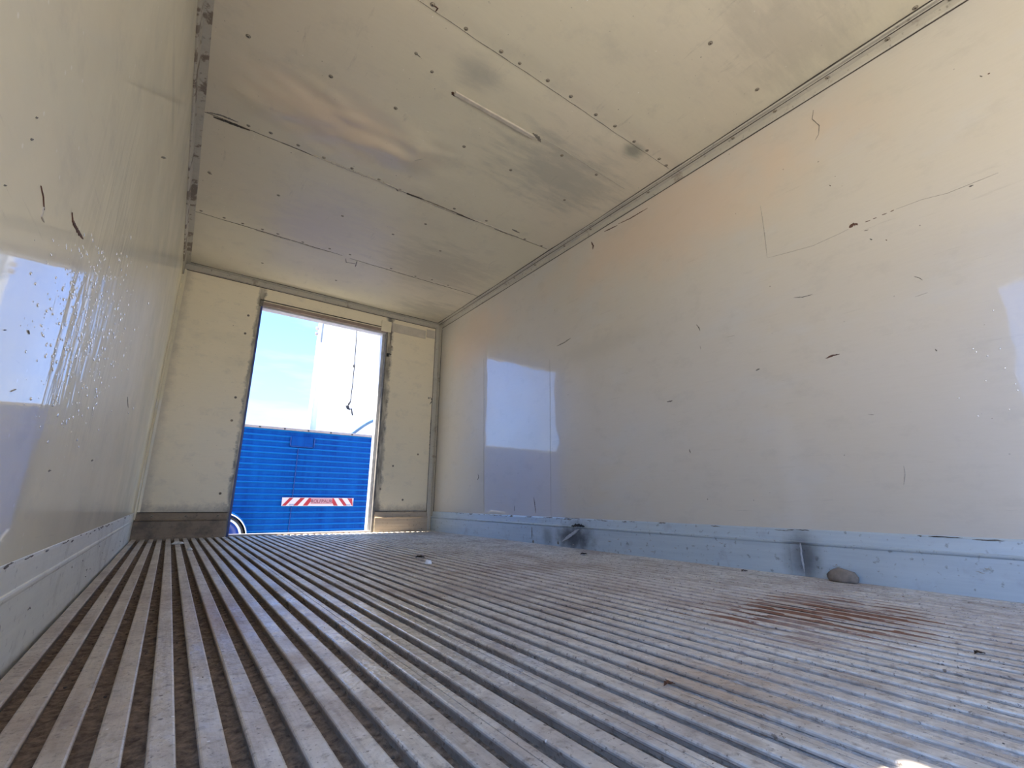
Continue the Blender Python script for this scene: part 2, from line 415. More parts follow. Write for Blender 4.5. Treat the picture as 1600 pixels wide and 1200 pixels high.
# ceiling seams: sheet joints with a dark gap and lifted paint
def seam(y0, x0, y1, x1, w=.005, name='seam', m=m_seam, wob=.004, off=.0016):
    n = 90; P = []
    for i in range(n+1):
        f = i/n; x = x0+(x1-x0)*f; y = y0+(y1-y0)*f + wob*noise.noise(Vector((x*7, y0*9, 0)))
        P.append(Vector((x, y, H+ceil_h(x, y))))
    return obj(name, ribbon('C', P, w, off, .75, step=.02), m, ceiling)
seam(2.43, .04, 2.42, 2.22, .005)
seam(3.44, .04, 3.44, 1.0, .005); seam(3.45, 1.06, 3.44, 2.24, .005)
seam(1.32, .3, 1.335, 2.22, .0018, m=m_scr)
seam(.15, .3, .15, 2.25, .003)
seam(-.95, .05, -.95, 2.25, .003)
seam(1.575, 1.50, 1.60, 2.15, .0025, m=m_scl)
for y0, x0, x1, w in ((2.424, .55, 1.1, .016), (2.419, 1.5, 1.95, .014), (2.436, 1.2, 1.5, .012), (3.447, .4, .9, .010)):
    seam(y0, x0, y0-.004, x1, w, name='paint_flake', m=m_flake, off=.004)
for y0, x0, x1, w in ((2.44, .08, .24, .011), (2.430, 1.45, 1.62, .008), (2.425, 1.75, 1.95, .007), (2.43, 1.1, 1.2, .01)):
    seam(y0, x0, y0-.01, x1, w, name='seam', off=.005)
# batten on the ceiling
b0, b1 = Vector((.985, 1.607, H)), Vector((1.452, 1.594, H))
bt = bmesh.new()
box(bt, (b0.x, 1.590, H-.009), (b1.x, 1.611, H+.004), .003)
obj('batten', bt, mat('batten_paint', rough=.4, fn=plain((.55, .50, .42))), ceiling)
mark('C', ceiling, [(832, 208), (840, 214), (845, 222)], 5, m_scr)
mark('C', ceiling, [(706, 143), (711, 150)], 5, m_rust)
# rivets
RV = {'C': [(388,56,5),(517,119,4.5),(618,169,4),(725,229,3),(798,266,2.5),(327,270,3.5),(435,305,3),(535,338,2.5),(614,366,3.5),(688,392,3),(410,411,2.2),(525,438,2.2),(1110,67,4.2),(1183,140,4.2),(1430,12,5),
  (676,8,5),(728,46,3.2),(783,81,4.6),(812,100,2.5),(856,127,4.6),(892,152,4.8),(931,180,4.2),(961,198,3.2),(991,222,4),(1011,236,4),(1030,249,4),(1041,259,4),
  (388,197,2.5),(423,208,3),(466,227,2.8),(506,246,3),(550,263,2.8),(592,282,2.8),(625,297,2.5),(658,311,2.8),(710,326,2.5),(760,345,2.5),(846,385,2.5),(820,374,2.2),
  (314,330,3),(350,341,3.2),(379,350,3.2),(410,359,3),(434,366,3),(473,379,2.4),(515,389,2.4),(547,398,2.2),(611,420,2.8),(649,432,2.8),(675,437,2.8),(700,446,2.6),(878,243,3.8),(932,273,3.8),
  (650,84,2.5),(675,112,2.5),(882,312,2.0),(665,350,2.0)]}
def rivet_mesh(r, n):
    bm = bmesh.new()
    u = n.orthogonal().normalized(); v = n.cross(u)
    prof = [(1.25, .0003), (1.0, .0012), (.86, .0009), (.78, .0025), (.45, .0036), (.15, .0028)]
    rows = [[bm.verts.new((u*math.cos(a)+v*math.sin(a))*r*q + n*hh) for a in [2*math.pi*k/14 for k in range(14)]] for q, hh in prof]
    for r0, r1 in zip(rows, rows[1:]):
        for k in range(14):
            f = bm.faces.new((r0[k], r0[(k+1) % 14], r1[(k+1) % 14], r1[k])); f.smooth = True
    f = bm.faces.new(rows[-1])
    for i, r0 in enumerate(bm.faces): r0.material_index = 1 if 14 <= i < 28 or i >= 70 or (i >= 56 and r > .006) else 0
    me = bpy.data.meshes.new('rivet'); bm.to_mesh(me); bm.free(); me.materials.append(m_rivet); me.materials.append(m_rustring)
    return me
RM = {}
def rivet(s, parent, px, py, rp, name='rivet', off=.0):
    p = pt(s, px, py, off); dist = (p-CAM).dot(fwd)
    r = round(min(.008, max(.0045, rp*dist/F_PX*.9)), 4)
    key = (s, r)
    if key not in RM: RM[key] = rivet_mesh(r, NRM[s][1])
    o = bpy.data.objects.new(name, RM[key]); COL.objects.link(o); o.location = p; o.parent = parent
    return o
for q in RV['C']: rivet('C', ceiling, *q)

# ------------------------------------------------------------------ corner trims
def trim(name, prof, fn, ts, m, bend=0):
    return obj(name, extrude_profile(prof, (fn, ts), closed=True), m, kind='structure')
tsy = [YB + (D-YB)*i/40 for i in range(41)]
tl = trim('trim_1', [(0, H-.105), (0, H), (.042, H), (.042, H-.004), (.040, H-.008), (.012, H-.012), (.010, H-.10), (.006, H-.105)],
          lambda a, b, y: (a+.0007*math.sin(y*9), y, b+.001*math.sin(y*7)), tsy, m_trimL)
tr = trim('trim_2', [(W, H-.045), (W, H), (W-.055, H), (W-.055, H-.004), (W-.050, H-.008), (W-.034, H-.006), (W-.030, H-.013), (W-.012, H-.016), (W-.009, H-.040), (W-.004, H-.045)],
          lambda a, b, y: (a, y, b+.0008*math.sin(y*8)), tsy, m_trim)
for q in ((1387, 63, 6), (1293, 122, 6), (1211, 173, 4), (1145, 216, 5), (1013, 299, 4), (923, 357, 4), (882, 384, 3.5), (836, 413, 3), (804, 432, 3), (1488, 3, 6)):
    p = at(q[0], q[1], 0, W-.02); 
    o = rivet('C', tr, 800, 300, q[2], 'screw'); o.location = (W-.021, p.y, H-.0145)
for y in (.9, 1.25, 1.6, 1.95, 2.4, 2.75, 3.1, 3.5, 3.9):
    o = rivet('L', tl, 290, 300, 3, 'screw'); o.location = (.0115, y, H-.055)
tsx = [W*i/20 for i in range(21)]
trim('trim_3', [(D, H-.055), (D, H), (D-.035, H), (D-.035, H-.005), (D-.010, H-.012), (D-.010, H-.045), (D-.014, H-.049), (D-.006, H-.055)],
     lambda a, b, x: (x, a, b+.001*math.sin(x*6)), tsx, m_trim)
tsz = [H*i/20 for i in range(21)]
trim('trim_4', [(W-.060, D), (W-.060, D-.004), (W-.052, D-.008), (W-.030, D-.010), (W-.022, D-.018), (W-.014, D-.010), (W-.006, D-.030), (W, D-.034), (W, D)],
     lambda a, b, z: (a, b, z), tsz, m_trim)
trim('trim_5', [(0, D-.012), (.010, D-.010), (.014, D-.004), (.03, D-.002), (.03, D), (0, D)], lambda a, b, z: (a, b, z), tsz, m_lwall)
obj('seam', ribbon('F', [Vector((W-.063, D, z)) for z in (.75, .9, 1.0, 1.12)], .008, .0012, .6), m_scr, wf)

# dark joints beside the trims
gp = [((W-.003, YB, H-.0490), (W, D, H-.0450)), ((W-.059, YB, H-.0035), (W-.0545, D, H+.002)), ((W-.0325, YB, H-.0125), (W-.0305, D, H-.0065))]
o = obj('joint', boxes(*gp), m_seam, tr)
t3 = bpy.data.objects['trim_3']; t4 = bpy.data.objects['trim_4']
obj('joint', boxes(((0, D-.003, H-.0600), (W, D, H-.0550)), ((0, D-.0375, H-.004), (W, D-.0345, H))), m_seam, t3)
obj('joint', boxes(((W-.064, D-.003, 0), (W-.0600, D, H-.06)), ((W-.004, D-.0365, .18), (W, D-.0338, H-.06)), ((W-.0225, D-.0165, 0), (W-.0205, D-.0100, H-.06))), m_seam, t4)
obj('joint', boxes(((0, D-.0055, .1785), (DX0-.02, D, .1830)), ((DX1+.02, D-.0055, .1785), (W-.06, D, .1835))), m_seam, wf)
# ------------------------------------------------------------------ kick plates
def kick(name, fn, ts, m):
    prof = [(0, -.03), (.016, -.03), (.016, .0), (.0145, .118), (.021, .123), (.022, .128), (.019, .131), (.009, .132), (.007, .172), (.004, .178), (0, .179)]
    return obj(name, extrude_profile(prof, (fn, ts), closed=True), m, kind='structure')
def dentR(a, b, y):
    # pushed-in places at y 2.3 and .95
    k = 0
    if b < .125: k = .012*math.exp(-((y-2.28)/.10)**2)*max(0, math.sin(max(0, b+.01)*24)) + .010*math.exp(-((y-.93)/.03)**2)
    return (W - max(a - k, .001 if a > 0 else 0), y, b)
tsyf = [YB + (D-YB)*i/300 for i in range(301)]
kr = kick('baseboard_right', dentR, tsyf, m_kickR)
def kl_fn(y0, y1, n): return [y0+(y1-y0)*i/n for i in range(n+1)]
kl = kick('baseboard_left', lambda a, b, y: (a*.25, y, b), kl_fn(SY1, D, 60), m_kickL)
kick('baseboard_left_rear', lambda a, b, y: (a, y, b), kl_fn(YB, SY0, 10), m_kickL)
kf = kick('baseboard_front', lambda a, b, x: (x, D-a, b), kl_fn(0, DX0-.025, 12), m_kickF)
m_kickF2 = mat('kick_plate_tan', fn=alu((.50, .42, .31), (.40, .33, .25), (.24, .18, .13), 6.1, .15, .45, (.5, .68), gr=(.6, 3, 12)))
kick('baseboard_front_right', lambda a, b, x: (x, D-a, b), kl_fn(DX1+.02, W-.055, 12), m_kickF2)
# chipped paint along the top edges
def chips(parent, s, gen, m=m_scr, name='chipped_edge'):
    bm = bmesh.new()
    for P, w in gen: ribbon(s, P, w, .0008, .6, .006, bm=bm)
    o = obj(name, bm, m, parent); o['kind'] = 'stuff'; return o
r2 = random.Random(8)
def gk(sx, y0, y1, n, z=.1755):
    for i in range(n):
        y = r2.uniform(y0, y1); L = r2.uniform(.01, .07); zz = z + r2.uniform(-.006, .002); x = .0075 if sx > 0 else .002
        yield [Vector((x if sx < 0 else W-x, y+L*k/3, zz+r2.uniform(-.001, .001))) for k in range(4)], r2.uniform(.002, .005)
chips(kr, 'R', gk(1, .1, 3.9, 60)); chips(kl, 'L', gk(-1, .6, 3.9, 40))
def gk2(sx, y0, y1, n):
    for i in range(n):
        y = r2.uniform(y0, y1); L = r2.uniform(.005, .03); zz = r2.uniform(.02, .11); x = .0165 if sx > 0 else .0042
        yield [Vector((x if sx < 0 else W-x, y+L*k/3, zz+r2.uniform(-.003, .003))) for k in range(4)], r2.uniform(.002, .004)
chips(kr, 'R', gk2(1, .1, 3.9, 34), m_scl, 'scuffing'); chips(kl, 'L', gk2(-1, .5, 3.5, 16), m_scr, 'scuffing')
# torn crease and bright scratch in the right kick plate
def onR(px, py, x=W-.019): p = at(px, py, 0, x); return p
obj('tear', ribbon('R', [onR(893, 822), onR(903, 821), onR(914, 823)], .020, .003, .5), m_slit, kr)
obj('crease', ribbon('R', [onR(879, 846, W-.0165), onR(888, 839, W-.0165), onR(898, 832, W-.0165), onR(906, 826, W-.0165)], .020, .004, .2), mat('bright_crease', rough=.4, metal=.4, fn=plain((.55, .57, .6))), kr)
obj('scratch_or_reflection', ribbon('R', [onR(1250, 846, W-.0165), onR(1252, 866, W-.0165), onR(1257, 893, W-.0165)], .008, .002, .3), mat('bright_scratch', rough=.5, fn=plain((.42, .44, .46))), kr)
rivet('R', kr, 875, 848, 3, 'bolt', off=.016); rivet('R', kr, 836, 846, 3, 'bolt', off=.016)
obj('seam', ribbon('R', [onR(831, 823, W-.0165), onR(831, 842, W-.0165)], .008, .001, .3), m_scr, kr)

# ------------------------------------------------------------------ floor: ribbed extrusions running the length of the box
PT, BX = .0487, .0126
prof = [(-.0, -.024)]
k = 0
while True:
    x = BX + PT*k
    if x + .028 > W: break
    seamk = (k % 3 == 2 and k > 10)
    prof += [(x+.0035, -.0235), (x+.003, -.0075), (x+.0004, -.0055), (x, -.0025), (x+.0009, -.0007), (x+.003, 0)]
    if seamk: prof += [(x+.0134, .0), (x+.0137, -.004), (x+.0147, -.004), (x+.0150, 0)]
    prof += [(x+.025, 0), (x+.0271, -.0007), (x+.028, -.0025), (x+.0276, -.0055), (x+.025, -.0075), (x+.0245, -.0235)]
    k += 1
NB = k
prof += [(W, -.024), (W, -.12), (0, -.12)]
fl = obj('floor', extrude_profile(prof, (lambda a, b, y: (a, y, b), [YB, -.5, 0, .3, .6, 1, 1.5, 2, 3, D+T]), closed=True), m_bars, kind='structure')
# dirt lying in the grooves
vv, ff = [], []
ysd = list(np.arange(YB, 0, .05)) + list(np.arange(0, 1.6, .006)) + list(np.arange(1.6, 2.6, .012)) + list(np.arange(2.6, D-.001, .03)) + [D]
for g in range(NB+1):
    xa = BX + PT*(g-1) + .0235; xb = BX + PT*g + .0045
    if g == 0: xa = .001
    if g == NB: xb = W - .001
    cols = [xa + (xb-xa)*q for q in (0, .25, .5, .75, 1)]
    base = len(vv)
    for y in ysd:
        for q, x in enumerate(cols):
            big = noise.noise(Vector((x*1.6, y*1.1, 4)))
            hgt = -.0195 + .004*big + .0022*noise.noise(Vector((x*90, y*55, 2))) + .0015*noise.noise(Vector((x*200, y*160, 7)))
            hgt += .0125*min(1, max(0, (x + .12*big - .40)/.6))
            e = ((x-1.60)/.34)**2 + ((y-.62)/.24)**2; e = e*e
            ee = math.exp(-e); hgt += .012*ee*(.62+1.5*noise.noise(Vector((x*40, y*9, 5))))
            hgt = min(hgt, -.0035+.0038*ee)
            if q in (0, 4): hgt += .0012
            vv.append((x, float(y), hgt))
    for j in range(len(ysd)-1):
        for i in range(4):
            a = base + j*5 + i; ff.append((a, a+1, a+6, a+5))
gd = obj('groove_dirt', (vv, [], ff), m_dirt, smooth=True, kind='stuff', label='brown packed dirt lying in the grooves of the ribbed metal floor', cat='dirt')
# grit: small crumbs in and on the grooves
bm = bmesh.new(); r3 = random.Random(21)
def crumb(bm, c, r, sq=.6):
    o = bmesh.ops.create_icosphere(bm, subdivisions=1, radius=r)['verts']
    for v in o:
        v.co = Vector((v.co.x*r3.uniform(.7, 1.3), v.co.y*r3.uniform(.7, 1.4), v.co.z*sq*r3.uniform(.8, 1.2))) + c
for i in range(900):
    g = r3.randint(1, NB-1); y = r3.uniform(.15, 1)**1.3*D
    if r3.random() < .5: g = r3.randint(1, 16)
    x = BX+PT*g - .0105 + r3.uniform(-.007, .007)
    r = r3.choice([.001, .0014, .002, .0028]); crumb(bm, Vector((x, y, -.0165)), r)
for i in range(260):
    g = r3.randint(0, NB-1); y = r3.uniform(.1, 3.5); x = BX+PT*g + r3.uniform(.003, .025)
    r = r3.choice([.0006, .0008, .0012]); crumb(bm, Vector((x, y, r*.4)), r)
obj('grit', bm, mat('grit_crumbs', rough=.9, fn=plain((.17, .13, .10), .25, 40)), kind='stuff', label='scattered crumbs of grit over the floor ribs and grooves', cat='grit')

# ------------------------------------------------------------------ front doorway frame
df = empty('door_1', (1.15, D, 0), kind='structure')
def wpart(name, bm, m, par=df, **kw):
    o = obj(name, bm, m, par, **kw); o.matrix_parent_inverse = Matrix.Translation(-Vector(par.location)); return o
wpart('head_rail', boxes(((DX0-.02, D-.006, DZ1-.016), (DX1+.005, D+.085, DZ1+.014)), bevel=.002), m_head)
wpart('head_seal', boxes(((DX0-.0, D+.02, DZ1-.032), (DX1, D+.10, DZ1-.016)), bevel=.002), m_jamb)
wpart('head_lip', boxes(((DX0-.02, D-.010, DZ1+.026), (DX1-.01, D, DZ1+.031))), m_seam)
wpart('jamb', boxes(((DX0-.012, D-.004, .0), (DX0+.004, D+.075, DZ1)), bevel=.0015), m_blueedge, label='dark blue left jamb edge')
wpart('jamb', boxes(((DX1-.003, D-.003, .0), (DX1+.014, D+.03, DZ1)), bevel=.0015), mat('grimy_jamb', rough=.5, fn=plain((.22, .21, .2), .25, 12)), label='grimy right jamb edge')
wpart('jamb', boxes(((DX1-.03, D+.03, -.02), (DX1+.02, D+.10, DZ1)), bevel=.003), m_jamb, label='bright outer right jamb strip')
wpart('sill', boxes(((DX0-.02, D+.012, -.04), (DX1+.02, D+.10, .012)), bevel=.003), mat('sill_metal', rough=.45, metal=.2, fn=plain((.45, .40, .38))))
wpart('latch', boxes(((DX0-.022, D-.02, DZ1-.03), (DX0+.004, D-.002, DZ1+.02)), bevel=.003), m_scr)
wpart('latch', boxes(((DX1+.016, D-.012, 1.66), (DX1+.034, D, 1.69)), ((DX1+.016, D-.012, 1.685), (DX1+.06, D-.004, 1.692)), bevel=.001), m_slit)
# cover plates above the doorway
def plate(a, b, d0, m, nm='cover_plate'):
    x0, z0 = a; x1, z1 = b
    return obj(nm, boxes(((x0, D-d0, z0), (x1, D, z1)), bevel=.002), m, wf)
m_pl1 = mat('cover_plate_cream', rough=.4, fn=plain((.80, .73, .54), .05, 8)); m_pl2 = mat('cover_plate_grey', rough=.4, fn=plain((.66, .60, .49), .12, 6))
plate((1.645, 1.912), (1.745, 2.022), .014, m_pl1); plate((1.748, 1.930), (2.125, 2.020), .006, m_pl2); plate((2.135, 1.95), (2.235, 2.04), .005, m_pl2)
obj('seam', ribbon('F', [Vector((1.752, D, z)) for z in (1.80, 1.86, 1.92, 1.97, 2.02)], .008, .009, .3), m_scr, wf)
for q in ((388, 493, 5), (383, 521, 5), (368, 621, 4.5), (362, 657, 4.5), (344, 771, 4.5), (612, 542, 4.5)): rivet('F', wf, *q, name='bolt', off=.001)
for q in ((594, 764, 3), (614, 728, 2), (629, 781, 2), (653, 710, 1.6), (255, 580, 2), (222, 744, 2), (670, 622, 2)): rivet('F', wf, *q, name='screw')
mark('F', wf, [(672, 620), (676, 626), (671, 632)], 1.6, m_scr); mark('F', wf, [(676, 628), (673, 622)], 1.2, m_scr)
o = rivet('F', kf, 340, 808, 4, 'bolt'); o.location = (.505, D-.009, .155)
for k_ in (.1, .3): 
    o = rivet('F', kf, 340, 808, 2, 'screw'); o.location = (.505*k_*2, D-.009, .155)

# ------------------------------------------------------------------ scratches, chips, scars, painted reflection edges
RW = [([(1327,356),(1332,351),(1338,350)], 8, m_rust), ([(1338,349),(1340,352)], 4, m_rust), ([(1352,347),(1360,344)], 2.2, m_rust), ([(1364,342),(1370,340)], 2.4, m_rust), ([(1378,336),(1386,333)], 2.2, m_rust), ([(1391,331),(1397,328)], 2, m_rust),
 ([(1350,361),(1357,359)], 1.6, m_scr), ([(1359,373),(1363,375)], 2.4, m_scr), ([(1384,374),(1386,376)], 2, m_rust), ([(1304,276)], 2.4, m_rust), ([(1296,289),(1298,291)], 1.8, m_rust), ([(1315,291)], 1.8, m_rust),
 ([(1200,403),(1230,395),(1270,384),(1310,366),(1326,358)], 1.3, m_scl), ([(1188,320),(1194,360),(1199,403)], 2.2, m_scl), ([(1400,327),(1440,312),(1480,302),(1560,270)], 1.2, m_scl),
 ([(1290,560),(1300,556),(1312,553)], 4.0, m_rust), ([(1181,579),(1187,576)], 3.2, m_scr), ([(1514,292),(1521,289)], 4, m_scr), ([(1531,118),(1535,120)], 3, m_scr), ([(1543,116),(1547,114)], 4, m_rust),
 ([(1271,172),(1269,186),(1280,196),(1279,210),(1274,219)], 1.6, m_scr), ([(1428,432),(1436,434),(1442,438)], 1.6, m_scr), ([(1240,465),(1255,464),(1270,460)], 1.8, m_scr), ([(1430,464),(1450,457)], 1.2, m_scl),
 ([(924,378),(927,384),(926,390)], 4.5, m_rust), ([(1135,527),(1148,524)], 1.2, m_scl), ([(870,541),(882,535),(892,528)], 2.6, m_scr), ([(1088,507),(1092,512),(1094,517)], 2, m_scr), ([(1094,540),(1095,546)], 1.6, m_scl),
 ([(1042,628),(1051,626)], 3, m_scr), ([(747,741),(748,746),(746,750)], 2.6, m_scr), ([(834,777),(836,790),(837,802)], 3, m_scr), ([(804,790),(804,799)], 2, m_scr), ([(1412,728),(1414,740),(1412,758)], 2.2, m_scl),
 ([(1077,702),(1079,708)], 2.4, m_scr), ([(966,350),(985,341),(1012,325)], 2.4, m_rust), ([(944,362),(965,352)], 2.6, m_rust), ([(835,404),(838,412),(846,400)], 2.5, m_scr), ([(850,402),(862,398),(866,403)], 2.4, m_scr), ([(820,412),(833,414)], 2, m_scr),
 ([(1537,508)], 2.6, m_rust), ([(1461,545),(1464,549)], 3, m_scr), ([(1396,463)], 3, m_scr), ([(1318,503)], 2.4, m_scr), ([(1356,647),(1366,648)], 2, m_scl), ([(1549,654)], 2.6, m_rust), ([(1533,647)], 2, m_rust), ([(1202,770)], 2, m_rust),
 ([(756,560),(756,700),(756,800)], 1.0, m_scl), ([(859,562),(860,680),(861,808)], 1.0, m_scl)]  # long upright lines: edges of the doorway's reflection, painted on the wall
for pts, w, m in RW: mark('R', wr, pts, w*.62, m)
LWm = [([(112,332),(113,345),(119,358),(129,373)], 6.5, m_rust), ([(63,290),(67,308),(68,328)], 1.6, m_rust), ([(68,322),(64,338),(68,347)], 3.4, m_scl), ([(251,245),(259,247)], 2.4, m_scr), ([(199,620),(200,637)], 2, m_scr), ([(43,516),(45,522)], 2.6, m_scr), ([(5,516)], 2.6, m_scr),
 ([(16,612),(24,608)], 1.6, m_scl), ([(47,218)], 3, m_scr), ([(55,184)], 2.4, m_scr), ([(5,290)], 3, m_scr), ([(75,736)], 3, m_scr), ([(142,720)], 2.4, m_scr), ([(148,96),(210,122),(268,150)], 5, m_scl)]
for pts, w, m in LWm[:-1]: mark('L', wl, pts, w, m)
for pts, w, m in [([(323,176),(345,181),(372,192)], 3.4, m_scr), ([(540,404),(541,410),(556,412)], 1.4, m_scr), ([(558,408),(555,417)], 1.6, m_scr), ([(650,84),(657,90)], 2, m_scr), ([(800,358),(812,364)], 3, m_scr), ([(618,295),(622,300)], 2, m_scr), ([(325,270),(331,273)], 3.4, m_scr),
   ([(648,245),(660,243)], 1.8, m_flake), ([(672,6),(684,14),(680,20)], 2.5, m_rust)]:
    mark('C', ceiling, pts, w, m)
# glinting droplets on the left wall, built as bright metallic beads
bm = bmesh.new(); r4 = random.Random(3); cnt = 0
while cnt < 560:
    px = r4.gauss(130, 52); py = r4.gauss(500, 85)
    if not (12 < px < 236 and 365 < py < 700) or r4.random() > 1.15*math.exp(-((px-130-(520-py)*.2)/75)**2): continue
    p = pt('L', px, py)
    dist = (p-CAM).dot(fwd); r = r4.choice([.8, 1.0, 1.3, 1.7, 2.2])*dist/F_PX*.9; p.x = r*.32
    ov = bmesh.ops.create_icosphere(bm, subdivisions=2, radius=r)['verts']
    el = r4.uniform(1.2, 2.2)
    for v in ov: v.co = Vector((v.co.x*.35, v.co.y*1.9, v.co.z*el*.8)) + p
    cnt += 1
obj('white_specks', bm, m_white, smooth=True, kind='stuff', label='tiny white raised specks scattered over the glossy left wall paint', cat='specks')
bm = bmesh.new()
for px, py in [(1552,485),(1525,550),(1543,556),(1570,575),(1586,600),(1540,595),(1520,545),(1562,545),(1590,610),(1498,622),(1528,650),(1577,640)]:
    p = pt('R', px, py); ov = bmesh.ops.create_icosphere(bm, subdivisions=1, radius=.0028)['verts']
    for v in ov: v.co = Vector((v.co.x*.5, v.co.y, v.co.z)) + p
obj('white_specks', bm, m_white, smooth=True, kind='stuff', label='few tiny white specks near the right edge of the right wall', cat='specks')

# ------------------------------------------------------------------ bits lying on the floor
def lump(name, loc, size, m, seed, label, cat, flat=1., rough=.35, sub=3, rz=0):
    bm = bmesh.new(); bmesh.ops.create_icosphere(bm, subdivisions=sub, radius=1)
    for v in bm.verts:
        n_ = 1 + rough*noise.noise(v.co*1.6 + Vector((seed, 0, 0))) + rough*.4*noise.noise(v.co*4 + Vector((seed, 3, 0)))
        v.co = Vector((v.co.x*size[0], v.co.y*size[1], v.co.z*size[2]))*n_
        if v.co.z < -size[2]*.35: v.co.z = -size[2]*.35
    for v in bm.verts: v.co.z += size[2]*.35
    o = obj(name, bm, m, smooth=True, label=label, cat=cat); o.location = loc; o.rotation_euler.z = rz; return o
m_mud = mat('dried_mud', rough=.85, fn=plain((.26, .21, .16), .2, 30)); m_scrap = mat('pale_scrap', rough=.6, fn=plain((.70, .68, .64), .1, 20)); m_leaf = mat('dry_leaf', rough=.8, fn=plain((.09, .05, .03), .2, 40))
m_card = mat('leaf_orange', rough=.8, fn=plain((.20, .085, .045), .2, 40))
mud = lump('mud_lump', (W-.045, .785, .0), (.022, .050, .034), m_mud, 4, 'rounded lump of dried grey-brown mud on the floor against the right kick plate', 'mud', rz=.1, rough=.15)
g = at(300, 849, 2, 0); lump('paper_scrap', (BX+PT*5+.014, g.y-.02, .0), (.030, .020, .012), m_scrap, 2, 'crumpled white paper scrap on the floor ribs near the front wall left of the doorway', 'scrap')
g = at(311, 859, 2, 0); lump('pebble', (BX+PT*6+.014, g.y, 0), (.013, .017, .010), m_scrap, 7, 'pale pebble on the floor ribs just in front of the white paper scrap', 'pebble')
g = at(669, 881, 2, 0); lump('glass_shard', (g.x, g.y, 0), (.016, .016, .014), mat('clear_scrap', (.85, .88, .92), .1), 9, 'small clear glassy scrap on the middle of the ribbed floor', 'scrap')
def leaf(px, py, L, m, label, rz, dz=0):
    g = at(px, py, 2, 0)
    bm = bmesh.new(); n = 9; rows = []
    for i in range(n):
        f = i/(n-1); w = L*.28*math.sin(math.pi*min(1, f*.95+.03))*(1+.3*math.sin(i*2.3)); y = (f-.5)*L
        zc = .004 + .10*L*math.sin(f*3)+.03*L*math.sin(f*11)
        rows.append([bm.verts.new((-w, y, zc+w*.5)), bm.verts.new((0, y, zc)), bm.verts.new((w, y, zc+w*.5)),])
    for a, b in zip(rows, rows[1:]):
        for k in range(2): bm.faces.new((a[k], a[k+1], b[k+1], b[k]))
    r_ = bmesh.ops.solidify(bm, geom=bm.faces[:], thickness=.0012)
    o = obj('leaf_scrap', bm, m, label=label, cat='leaf'); 
    zmin = min(v.co.z for v in o.data.vertices)
    o.location = (g.x, g.y, -zmin); o.rotation_euler.z = rz; return o
leaf(656, 872, .05, m_leaf, 'dark curled leaf beside the clear scrap in the middle of the floor', 1.1)
leaf(1046, 1071, .022, m_card, 'small reddish brown leaf on the near floor ribs right of centre', 1.3)
leaf(1531, 1022, .022, m_leaf, 'small dark brown leaf alone on the floor ribs near the right edge', 1.0)
leaf(1163, 893, .03, m_leaf, 'dark leaf sliver on the floor between the mud lump and the kick plate dent', 1.2)
leaf(912, 867, .045, m_leaf, 'dark leaf sliver on the floor in front of the dented kick plate', 1.4)

# ------------------------------------------------------------------ outside
GZ = -1.0
m_ground = mat('dusty_yard', rough=.95, fn=lambda t: dict(color=t.mix(t.rng(t.noise(t.obj(), .6, 5, .65), .35, .65), (.40, .37, .325), (.32, .30, .265)), normal=t.bump(t.noise(t.obj(), 6, 5), .5, .03)), spec=.1)
bm = bmesh.new(); bmesh.ops.create_grid(bm, x_segments=40, y_segments=40, size=150)
for v in bm.verts: v.co.z = GZ
obj('ground', bm, m_ground, kind='structure')
# pale embankment beyond the yard, to the left
vv, ff = [], []; N = 90
for i in range(N):
    a = math.radians(95 + 130*i/(N-1)); R0 = 34
    for j, (dr, hz) in enumerate(((0, 0), (4, 2.1), (9, 4.0), (16, 4.3), (26, 0))):
        h_ = hz*(1+.25*noise.noise(Vector((i*.13, j*.3, 0)))+.12*noise.noise(Vector((i*.5, j, 0))))
        vv.append((math.cos(a)*(R0+dr), math.sin(a)*(R0+dr), GZ-.05+h_))
for i in range(N-1):
    for j in range(4): a = i*5+j; ff.append((a, a+1, a+6, a+5))
obj('hill', (vv, [], ff), mat('pale_earth', rough=.95, fn=plain((.36, .33, .31), .1, 1.0), spec=.1), smooth=True, kind='structure')

# blue ribbed lorry body
BY = 6.0
def bluef(t):
    P = t.obj()
    n = t.noise(t.map(P, (4, 1, .5)), 1.6, 5, .65); n2 = t.noise(t.map(P, (1, 1, 8)), 5, 5, .7)
    c = t.mix(t.rng(n, .35, .68), (.0, .042, .22), (.001, .085, .34))
    c = t.mix(t.rng(n2, .56, .72, 0, .55), c, (.001, .022, .15))
    return dict(color=c)
m_blue = mat('blue_ribbed_paint', rough=.5, fn=bluef, spec=.12)
m_blueL = mat('blue_rib_highlight', rough=.4, fn=plain((.001, .12, .42), .05, 5), spec=.2)  # lighter copy of the blue paint: highlight on the ribs as colour
m_steel = mat('galvanised_rail', rough=.45, metal=.3, fn=plain((.42, .36, .35)))
m_black = mat('rubber_black', rough=.7, fn=plain((.03, .03, .032)))
def X(sl, y=None): return CAM.x + sl*(BY if y is None else y)
def Z(sl, y=None): return CAM.z + sl*(BY if y is None else y)
bx0, bx1, bz0, bz1 = -1.3, 3.5, -.45, Z(.1335)
lorry = empty('blue_lorry', (bx0, BY, GZ), label='bright blue ribbed side of a lorry with a striped board, outside the open doorway', cat='lorry')
def lp(name, bm, m, par=lorry, **kw):
    o = obj(name, bm, m, par, **kw)
    if par is lorry: o.matrix_parent_inverse = Matrix.Translation(-Vector(lorry.location))
    return o
pr = []
zz = bz0
while zz < bz1-.05:
    pitch = .0665
    pr += [(BY, zz), (BY, zz+pitch-.022), (BY-.011, zz+pitch-.015), (BY-.011, zz+pitch-.006), (BY, zz+pitch)]
    zz += pitch
pr += [(BY, bz1), (BY+.07, bz1), (BY+.07, bz0)]
